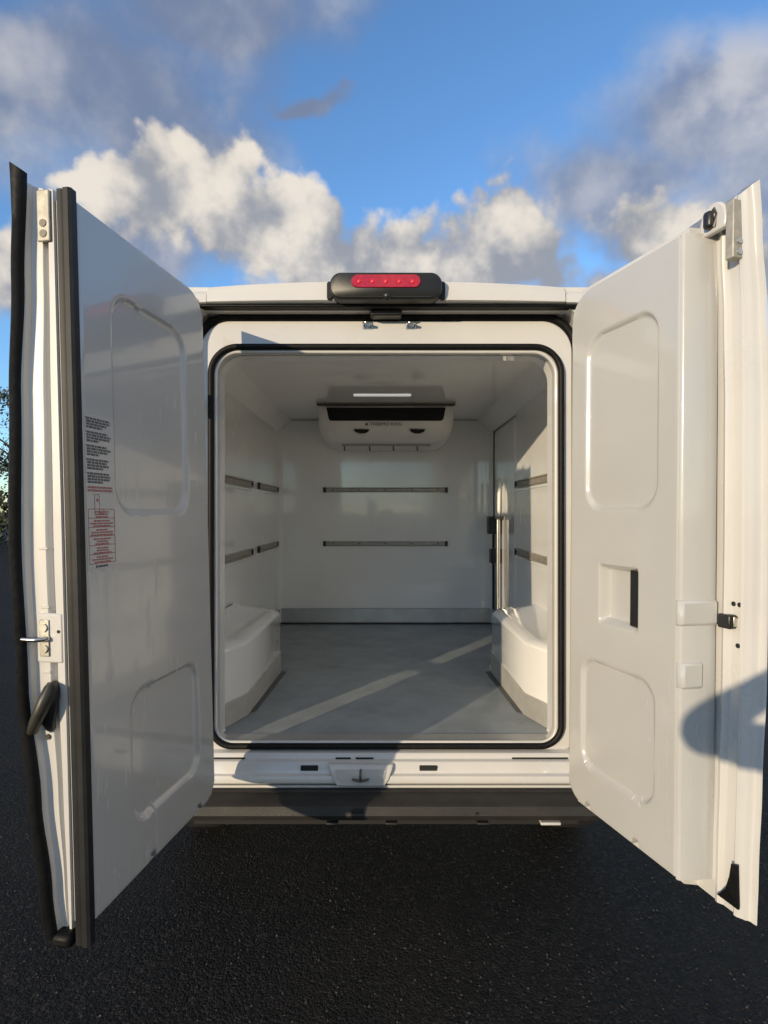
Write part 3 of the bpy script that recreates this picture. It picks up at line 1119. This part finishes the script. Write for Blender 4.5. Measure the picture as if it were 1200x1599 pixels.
# black rubber meeting seal on the skin edge
bm = bmesh.new()
rows = []
for i in range(61):
    t = i / 60
    z = 0.500 + (2.485 - 0.500) * t
    k = lerp_tab(WL, z)
    fl = 0.012 * max(0, (t - 0.93) / 0.07)
    wob = 0.0015 * math.sin(z * 9)
    rows.append([DL.P(u, w, z + 0.02 * max(0, (t - 0.93) / 0.07) * (w - k) / 0.03) for u, w in
                 [(0.838, k - 0.006), (0.850 + wob, k - 0.005), (0.857 + wob, k + 0.003), (0.861 + wob, k + 0.012 + fl), (0.857 + wob, k + 0.018 + fl), (0.846, k + 0.014), (0.832, k + 0.006)]])
loft(bm, rows)
finish('meeting_seal', bm, 'rubber', dl, smooth=50)
box('seal_foot', 0.78, 0.852, 0.045, 0.105, 0.478, 0.512, 'rubber', dl, bevel=0.01, fn=DL.P)
# upper guide plate with two screws
pl = box('guide_plate', 0.8245, 0.8315, 0.066, 0.104, 2.305, 2.440, 'plate_zinc', dl, bevel=0.003, fn=DL.P)
for z in (2.325, 2.352):
    bm = bmesh.new()
    tube(bm, [DL.P(0.830, 0.085, z), DL.P(0.8335, 0.085, z)], 0.009, 12)
    finish('screw', bm, 'dark_steel', pl, smooth=40)
# middle striker on its pressed pad
pad = box('striker_pad', 0.817, 0.827, 0.064, 0.140, 1.205, 1.335, 'white_paint', dl, bevel=0.004, fn=DL.P)
sp = box('striker_plate', 0.827, 0.831, 0.100, 0.128, 1.222, 1.318, 'zinc', pad, bevel=0.002, fn=DL.P)
for z in (1.243, 1.298):
    bm = bmesh.new()
    tube(bm, [DL.P(0.829, 0.114, z), DL.P(0.836, 0.114, z)], 0.010, 14)
    finish('striker_bolt', bm, 'zinc', pad, smooth=40)
bm = bmesh.new()
tube(bm, [DL.P(0.829, 0.104, 1.270), DL.P(0.848, 0.108, 1.270), DL.P(0.852, 0.125, 1.270), DL.P(0.852, 0.160, 1.270)], 0.0055, 10)
finish('striker_pin', bm, 'steel', pad, smooth=60)
bm = bmesh.new()
tube(bm, [DL.P(0.824, 0.074, 1.288), DL.P(0.8285, 0.074, 1.288)], 0.004, 10)
finish('pad_hole', bm, 'under_black', pad)
# pressed joints across the edge
for z in (1.175, 1.345, 1.50):
    box('edge_pressing', 0.8155, 0.8215, 0.106, 0.132, z, z + 0.007, 'white_paint', dl, bevel=0.002, fn=DL.P)
# lever that opens the second door
bm = bmesh.new()
pts = [DL.P(0.822, 0.092, 1.145), DL.P(0.846, 0.086, 1.142), DL.P(0.858, 0.090, 1.120), DL.P(0.863, 0.102, 1.090), DL.P(0.864, 0.117, 1.060), DL.P(0.860, 0.128, 1.040), DL.P(0.848, 0.131, 1.034)]
tube(bm, pts, [0.013, 0.017, 0.018, 0.017, 0.015, 0.013, 0.009], 12, flat=0.85)
hd = finish('release_lever', bm, 'handle_plastic', dl, smooth=50)
bm = bmesh.new()
tube(bm, [DL.P(0.8195, 0.098, 1.150), DL.P(0.834, 0.094, 1.128), DL.P(0.838, 0.098, 1.09), DL.P(0.834, 0.106, 1.055), DL.P(0.820, 0.112, 1.032)], [0.016, 0.019, 0.019, 0.017, 0.013], 12, flat=0.7)
finish('lever_base', bm, 'black_plastic', hd, smooth=50)
bm = bmesh.new()
tube(bm, [DL.P(0.818, 0.120, 1.008), DL.P(0.823, 0.120, 1.008)], 0.0065, 12)
finish('edge_screw', bm, 'dark_steel', dl, smooth=40)

# ---- printed notice on the left door lining
st = box('loading_notice', 0.690, 0.806, -0.0006, 0.0030, 1.445, 1.862, 'sticker_film', dl, fn=DL.P)


def strip(bm, ua, ub, za, zb, w=-0.0012, mi=0):
    vs = [bm.verts.new(DL.P(u, w, z)) for u, z in ((ua, za), (ub, za), (ub, zb), (ua, zb))]
    f = bm.faces.new(vs)
    f.material_index = mi


rnd = random.Random(3)
uL, uR = 0.800, 0.702       # reading direction runs towards the hinge
z = 1.852
bm = bmesh.new()
for para in range(5):
    nlines = 4
    strip(bm, uL + 0.004, uL + 0.0015, z - 0.003, z, mi=0)
    for ln_ in range(nlines):
        end = uR + rnd.uniform(0.0, 0.022) + (0.03 if ln_ == nlines - 1 else 0)
        u = uL
        while u > end:
            wl = rnd.uniform(0.006, 0.017)
            strip(bm, u, max(end, u - wl), z - 0.0057, z)
            u -= wl + 0.0022
        z -= 0.0076
    z -= 0.0062
finish('notice_text', bm, 'ink_grey', st)
bm = bmesh.new()
for ln_ in range(2):
    u = uL
    while u > uR:
        wl = rnd.uniform(0.006, 0.015)
        strip(bm, u, max(uR, u - wl), z - 0.0055, z)
        u -= wl + 0.002
    z -= 0.0085
zi = z - 0.004
# temperature-mark diagram: a small upright outline with a figure-like L
strip(bm, 0.776, 0.7745, zi - 0.055, zi)
strip(bm, 0.757, 0.7555, zi - 0.052, zi)
strip(bm, 0.776, 0.757, zi - 0.0015, zi)
strip(bm, 0.768, 0.760, zi - 0.020, zi - 0.012)
strip(bm, 0.758, 0.735, zi - 0.053, zi - 0.0505)
strip(bm, 0.742, 0.738, zi - 0.046, zi - 0.040)
# warning table: six ruled rows of centred lines
zt = 1.608
zbm = 1.462
rows_n = 6
for i in range(rows_n + 1):
    zz = zt - (zt - zbm) * i / rows_n
    strip(bm, uL, uR - 0.006, zz - 0.0009, zz + 0.0009)
for u in (uL, uR - 0.006):
    strip(bm, u + 0.0008, u - 0.0008, zbm, zt)
cu = (uL + uR - 0.006) / 2
for i in range(rows_n):
    za = zt - (zt - zbm) * i / rows_n
    for k in range(3):
        hw = rnd.uniform(0.022, 0.046)
        zz = za - 0.0055 - 0.0068 * k
        u = cu + hw
        while u > cu - hw:
            wl = rnd.uniform(0.006, 0.014)
            strip(bm, u, max(cu - hw, u - wl), zz - 0.0042, zz)
            u -= wl + 0.002
finish('notice_warning', bm, 'ink_red', st)
bm = bmesh.new()
strip(bm, 0.776, 0.769, 1.4500, 1.4575)
strip(bm, 0.7665, 0.7275, 1.4510, 1.4565)
finish('notice_maker_mark', bm, 'ink_dark', st)

# ---- right door
DR = Door(1, (0.5735, -0.265), (0.305, -0.952), 0.008)
WR = [(0.46, 0.128), (0.62, 0.134), (0.85, 0.145), (1.15, 0.160), (1.5, 0.166), (1.9, 0.163), (2.15, 0.150), (2.35, 0.128), (2.5, 0.112)]
freeR = [(0.76, 0.152), (0.806, 0.150), (0.812, 0.146), (0.810, 0.141), (0.797, 0.139), (0.793, 0.134), (0.7915, 0.124), (0.785, 0.116), (0.778, 0.104), (0.770, 0.102),
         (0.764, 0.108), (0.760, 0.117), (0.728, 0.117), (0.723, 0.108), (0.717, 0.102), (0.708, 0.106), (0.704, 0.116), (0.640, 0.118), (0.635, 0.058)]
dr = finish('rear_door', door_shell(DR, freeR, 0.81, WR, 2.450, 0.49, 0.95), 'white_paint', van, smooth=38)
dr['label'] = 'open right rear door with square handle recess in its lining'
UR0, UR1 = 0.15, 0.663
LR = UR1 - UR0
bm = slab(DR, UR0, UR1, 0.530, 2.410,
          [(UR0 + 0.17 * LR, UR0 + 0.84 * LR, 1.605, 2.235, 0.085), (UR0 + 0.14 * LR, UR0 + 0.83 * LR, 0.675, 1.080, 0.075)],
          [UR0 + 0.22 * LR, UR0 + 0.68 * LR], 0.060, 0.060, rt=0.11, rb=0.085, handle=(UR0 + 0.32 * LR, UR0 + 0.69 * LR, 1.215, 1.420, 0.014), nu=130)
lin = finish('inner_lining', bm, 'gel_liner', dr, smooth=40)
# thick return of the lining towards the free edge
bm = bmesh.new()
rows = []
for i in range(41):
    z = 0.532 + (2.408 - 0.532) * i / 40
    rows.append([DR.P(u, w, z) for u, w in [(0.640, 0.055), (0.655, 0.004), (0.660, 0.0005), (0.667, 0.002), (0.672, 0.008), (0.686, 0.070), (0.692, 0.100), (0.690, 0.108), (0.682, 0.112), (0.640, 0.112)]])
loft(bm, rows)
ret = finish('lining_return', bm, 'gel_liner', dr, smooth=40)
for (za, zb, wa, wb) in [(1.268, 1.345, 0.000, 0.106), (1.085, 1.165, 0.004, 0.062)]:
    bm = bmesh.new()
    def rp(w):
        return 0.6695 + 0.20 * w
    rows = []
    for (z, e) in [(za, 0.0), (za + 0.008, 0.009), (zb - 0.006, 0.010), (zb, 0.0)]:
        rows.append([DR.P(u, w, z) for u, w in [(0.655, wa - 0.004), (0.664, wa - 0.006 * (e > 0)), (rp(wa) + e, wa + 0.002), (rp(wb) + e, wb), (0.655, wb)]])
    loft(bm, rows)
    finish('return_pad', bm, 'gel_liner', ret, bevel=0.003)
# black pull slot in the handle recess
hb = UR0 + 0.57 * LR
bm = bmesh.new()
loft(bm, [[DR.P(u, w, z) for u, w in [(hb, 0.036), (hb + 0.004, 0.018), (hb + 0.054, 0.010), (hb + 0.060, 0.012), (hb + 0.060, 0.045), (hb, 0.045)]] for z in (1.226, 1.30, 1.409)])
finish('pull_handle', bm, 'black_plastic', lin, bevel=0.003)
# latches on the free edge
bl = box('edge_latch', 0.704, 0.745, 0.098, 0.128, 1.268, 1.308, 'black_plastic', dr, bevel=0.004, fn=DR.P)
bm = bmesh.new()
tube(bm, [DR.P(0.738, 0.118, 1.280), DR.P(0.752, 0.150, 1.278), DR.P(0.754, 0.158, 1.284), DR.P(0.752, 0.158, 1.296), DR.P(0.742, 0.120, 1.302)], 0.0045, 8)
finish('latch_loop', bm, 'dark_steel', bl, smooth=60)
bm = bmesh.new()
loft(bm, [[DR.P(0.742, w, z) for w, z in ((0.112, 1.274), (0.150, 1.280), (0.150, 1.294), (0.112, 1.304))], [DR.P(0.747, w, z) for w, z in ((0.112, 1.274), (0.150, 1.280), (0.150, 1.294), (0.112, 1.304))]])
finish('latch_tongue', bm, 'zinc', bl, bevel=0.001)
for (u, z) in ((0.734, 1.338), (0.753, 1.338), (0.750, 1.222)):
    bm = bmesh.new()
    wd = 0.058 + (0.117 - 0.058) * (lerp_tab(WR, z) - 0.058) / (0.15 - 0.058)
    tube(bm, [DR.P(u, wd - 0.0012, z), DR.P(u, wd + 0.02, z)], 0.0062, 12)
    finish('edge_hole', bm, 'gasket_grey', dr)
pl2 = box('guide_plate', 0.752, 0.778, 0.062, 0.100, 2.300, 2.462, 'plate_zinc', dr, bevel=0.003, fn=DR.P)
for z in (2.318, 2.348):
    bm = bmesh.new()
    tube(bm, [DR.P(0.776, 0.083, z), DR.P(0.7815, 0.083, z)], 0.008, 12)
    finish('screw', bm, 'steel', pl2, smooth=40)
ul = box('top_latch', 0.694, 0.722, 0.040, 0.060, 2.408, 2.458, 'black_plastic', dr, bevel=0.008, fn=DR.P)
bm = bmesh.new()
loft(bm, [[DR.P(0.712 + 0.045 * math.cos(R(a)), w, 2.425 + 0.058 * math.sin(R(a))) for a in range(-30, 211, 15)] for w in (0.060, 0.080)])
finish('latch_cap', bm, 'white_paint', dr, bevel=0.005)
bm = bmesh.new()
tube(bm, [DR.P(0.715, 0.062, 2.41), DR.P(0.725, 0.068, 2.445), DR.P(0.715, 0.066, 2.465)], 0.008, 8)
finish('latch_pawl', bm, 'dark_steel', ul, smooth=60)
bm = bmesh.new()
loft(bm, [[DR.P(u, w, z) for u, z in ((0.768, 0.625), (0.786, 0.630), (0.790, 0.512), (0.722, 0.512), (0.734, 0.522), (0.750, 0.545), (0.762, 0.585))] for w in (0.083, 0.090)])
finish('skin_foot_shade', bm, 'rubber', dr)  # thin black sheet standing in for the shadow gap at the skin's foot

# door hinges
for s, D in ((-1, DL), (1, DR)):
    for z in (0.95, 2.05):
        a = Vector(D.P(0.05, 0.10, (z - 0.184) / D.k))
        bm = bmesh.new()
        tube(bm, [(s * 0.83, -0.10, z), (s * 0.81, -0.17, z), tuple(a)], 0.020, 8, flat=0.6)
        tube(bm, [(s * 0.81, -0.17, z - 0.045), (s * 0.81, -0.17, z + 0.045)], 0.014, 12)
        finish('door_hinge', bm, 'white_paint', van, smooth=50)


# ------------------------------------------------------------------ the photographer, whose shadow falls on the right door
def skin_body(name, joints, edges, m, root, parent=None, sub=2):
    me = bpy.data.meshes.new(name)
    me.from_pydata([j[0] for j in joints], edges, [])
    o = bpy.data.objects.new(name, me)
    COL.objects.link(o)
    me.materials.append(MATS[m])
    o.modifiers.new('skin', 'SKIN').use_smooth_shade = True
    for i, (p, r) in enumerate(joints):
        me.skin_vertices[0].data[i].radius = r if isinstance(r, tuple) else (r, r)
        me.skin_vertices[0].data[i].use_root = (i == root)
    o.modifiers.new('sub', 'SUBSURF').levels = sub
    o.modifiers['sub'].render_levels = sub
    if parent:
        o.parent = parent
    return o


def person():
    PX, PY = -0.245, -2.80
    J, E, idx = [], [], {}

    def j(n, p, r, par=None):
        idx[n] = len(J)
        J.append(((PX + p[0], PY + p[1], p[2]), r))
        if par:
            E.append((idx[par], idx[n]))
    j('pelvis', (0, 0, 0.95), (0.155, 0.12))
    j('waist', (0, 0.005, 1.10), (0.145, 0.11), 'pelvis')
    j('chest', (0, 0.0, 1.33), (0.170, 0.125), 'waist')
    j('collar', (0, -0.01, 1.46), (0.11, 0.09), 'chest')
    j('neck', (0, 0.01, 1.54), 0.058, 'collar')
    j('jaw', (0, 0.045, 1.61), (0.068, 0.080), 'neck')
    j('skull', (0, 0.025, 1.70), (0.078, 0.098), 'jaw')
    j('crown', (0, 0.01, 1.765), (0.055, 0.075), 'skull')
    for s, n in ((-1, 'l'), (1, 'r')):
        j(n + 'sh', (s * 0.19, 0.0, 1.43), 0.066, 'collar')
        j(n + 'el', ((-0.34, 0.16, 1.42) if s < 0 else (0.33, 0.15, 1.32)), 0.060, n + 'sh')
        hx = -PX + s * 0.085
        j(n + 'wr', (hx + s * 0.03, 0.43, 1.53), 0.032, n + 'el')
        j(n + 'pa', (hx + s * 0.008, 0.485, 1.575), (0.040, 0.022), n + 'wr')
        for f in range(4):
            zz = 1.553 + 0.022 * f
            j(n + 'f%d' % f, (hx - s * 0.004, 0.526, zz + 0.004), 0.009, n + 'pa')
            j(n + 'g%d' % f, (hx - s * 0.030, 0.542 + 0.002 * f, zz + 0.006), 0.008, n + 'f%d' % f)
        j(n + 't', (hx - s * 0.03, 0.49, 1.60), 0.010, n + 'pa')
        j(n + 't2', (hx - s * 0.052, 0.505, 1.612), 0.009, n + 't')
        j(n + 'hip', (s * 0.10, 0.0, 0.88), 0.098, 'pelvis')
        j(n + 'kn', (s * 0.13, 0.02, 0.50), 0.066, n + 'hip')
        j(n + 'an', (s * 0.15, -0.02, 0.10), 0.044, n + 'kn')
        j(n + 'to', (s * 0.17, 0.12, 0.045), (0.042, 0.035), n + 'an')
    o = skin_body('person', J, E, 'jacket', 0)
    # skin and trousers by height and place
    o.data.materials.clear()
    o.data.materials.append(MATS['jacket'])
    tag(o, 'person standing behind the camera in a dark jacket, arms raised to take the photo', 'person')
    # face details and hair as children
    hc = Vector((PX, PY + 0.03, 1.69))
    bm = bmesh.new()
    bmesh.ops.create_uvsphere(bm, u_segments=24, v_segments=16, radius=1.0)
    for vv in bm.verts:
        c = vv.co.copy()
        x = c.x * 0.083 * (1 - 0.12 * max(0, -c.z))
        y = c.y * 0.105 + (0.012 * max(0, 1 - (abs(c.x) / 0.25) ** 2) * max(0, 1 - ((c.z + 0.1) / 0.3) ** 2) if c.y > 0.5 and abs(c.x) < 0.25 and abs(c.z + 0.1) < 0.3 else 0)
        vv.co = (hc.x + x, hc.y + y, hc.z + c.z * 0.122)
    finish('face', bm, 'skin', o, smooth=60)
    for s in (-1, 1):
        bm = bmesh.new()
        bmesh.ops.create_uvsphere(bm, u_segments=10, v_segments=8, radius=0.012, matrix=Matrix.Translation((hc.x + s * 0.031, hc.y + 0.092, hc.z + 0.01)))
        finish('eye', bm, 'ink_dark', o, smooth=60)
        bm = bmesh.new()
        bmesh.ops.create_uvsphere(bm, u_segments=10, v_segments=8, radius=1, matrix=Matrix.Translation((hc.x + s * 0.083, hc.y - 0.005, hc.z - 0.005)) @ Matrix.Diagonal((0.012, 0.022, 0.034, 1)))
        finish('ear', bm, 'skin', o, smooth=60)
    bm = bmesh.new()
    bmesh.ops.create_uvsphere(bm, u_segments=12, v_segments=8, radius=1, matrix=Matrix.Translation((hc.x, hc.y + 0.094, hc.z - 0.062)) @ Matrix.Diagonal((0.026, 0.012, 0.006, 1)))
    finish('mouth', bm, 'ink_red', o, smooth=60)
    bm = bmesh.new()
    bmesh.ops.create_uvsphere(bm, u_segments=24, v_segments=16, radius=1.0)
    for vv in bm.verts:
        c = vv.co.copy()
        k = 1.0 if (c.z > 0.35 or c.y < 0.1) else 0.80
        k *= 0.3 if c.z < -0.55 else 1
        vv.co = (hc.x + c.x * 0.093 * k, hc.y - 0.012 + c.y * 0.110 * k, hc.z + 0.012 + c.z * 0.125)
    finish('hair', bm, 'hair', o, smooth=60)
    # phone held in both hands just behind the lens
    ph = box('phone', -0.079, 0.079, -2.2745, -2.2660, 1.562, 1.638, 'black_plastic', None, bevel=0.003)
    tag(ph, 'black phone held upright by the person at the camera position', 'phone')
    box('screen', -0.074, 0.074, -2.2752, -2.2735, 1.566, 1.634, 'glass_dark', ph)
    return o


person()


# ------------------------------------------------------------------ trees and a low wall far behind on the left
def tree(loc, h, rx, seed, label):
    rn = random.Random(seed)
    t = empty('broadleaf_tree', loc)
    tag(t, label, 'tree', 'trees beyond the left door')
    bm = bmesh.new()
    lean = rn.uniform(-0.3, 0.3)
    tube(bm, [(0, 0, 0), (lean * 0.3, 0, h * 0.25), (lean, 0.1, h * 0.6), (lean * 1.2, 0.1, h * 0.85)], [0.24, 0.18, 0.10, 0.03], 8)
    for i in range(7):
        a = rn.uniform(0, 6.28)
        z0 = h * rn.uniform(0.3, 0.6)
        tube(bm, [(lean * 0.6, 0, z0), (math.cos(a) * rx * 0.35, math.sin(a) * rx * 0.35, z0 + h * 0.12), (math.cos(a) * rx * 0.7, math.sin(a) * rx * 0.7, z0 + h * 0.2)], [0.08, 0.05, 0.02], 6)
    finish('trunk', bm, 'bark', t, smooth=60)
    bm = bmesh.new()
    cl = []
    for i in range(26):
        a = rn.uniform(0, 6.28)
        e = rn.uniform(-0.7, 1.0)
        rr = rx * math.sqrt(1 - min(0.95, e * e)) * rn.uniform(0.4, 1.0)
        cl.append((math.cos(a) * rr, math.sin(a) * rr, h * 0.62 + e * h * 0.36, rn.uniform(0.5, 0.95)))
    for (cx, cy, cz, cr) in cl:
        for k in range(130):
            dx, dy, dz = rn.gauss(0, 0.5) * cr, rn.gauss(0, 0.5) * cr, rn.gauss(0, 0.42) * cr
            s = rn.uniform(0.05, 0.12)
            n = Vector((rn.gauss(0, 1), rn.gauss(0, 1), rn.gauss(0, 1))).normalized()
            a_ = n.orthogonal().normalized() * s
            b_ = n.cross(a_) * 0.6
            c = Vector((cx + dx, cy + dy, cz + dz))
            vs = [bm.verts.new(c + a_), bm.verts.new(c + b_), bm.verts.new(c - a_), bm.verts.new(c - b_)]
            bm.faces.new(vs)
    finish('crown', bm, 'foliage', t, recalc=False)
    return t


specs = [((-15.5, 27, 0), 7.0, 2.5, 'rounded dark tree nearest the van, beyond the left door'),
         ((-20.0, 28.5, 0), 8.6, 3.0, 'tallest dark tree behind the hedge beyond the left door'),
         ((-24.5, 27.5, 0), 7.6, 2.7, 'middle dark tree behind the hedge, left of the tallest'),
         ((-29.5, 29, 0), 8.2, 2.9, 'dark tree farthest to the left behind the hedge')]
for i, (l, h, rx, lab) in enumerate(specs):
    tree(l, h, rx, 20 + i, lab)
hg = empty('clipped_hedge', (-23.5, 23.5, 0))
tag(hg, 'long dark clipped hedge standing before the trees at left', 'hedge')
rn = random.Random(5)
bm = bmesh.new()
for i in range(9000):
    x, y, z = rn.uniform(-11, 11), rn.uniform(-0.9, 0.9), rn.uniform(0.0, 1.0)
    z = (z ** 0.7) * (2.7 + 0.25 * math.sin(x * 1.7) + 0.15 * math.sin(x * 4.1))
    s_ = rn.uniform(0.07, 0.15)
    n = Vector((rn.gauss(0, 1), rn.gauss(0, 1), rn.gauss(0, 1))).normalized()
    a_ = n.orthogonal().normalized() * s_
    b_ = n.cross(a_) * 0.6
    c = Vector((x, y, z))
    bm.faces.new([bm.verts.new(c + a_), bm.verts.new(c + b_), bm.verts.new(c - a_), bm.verts.new(c - b_)])
finish('foliage', bm, 'foliage', hg, recalc=False)
bm = bmesh.new()
for i in range(22):
    x = -10.5 + i
    tube(bm, [(x, 0, 0), (x + rn.uniform(-0.2, 0.2), rn.uniform(-0.2, 0.2), 2.2)], [0.05, 0.02], 6)
o = finish('stems', bm, 'bark', hg, smooth=60)
o['kind'] = 'stuff'
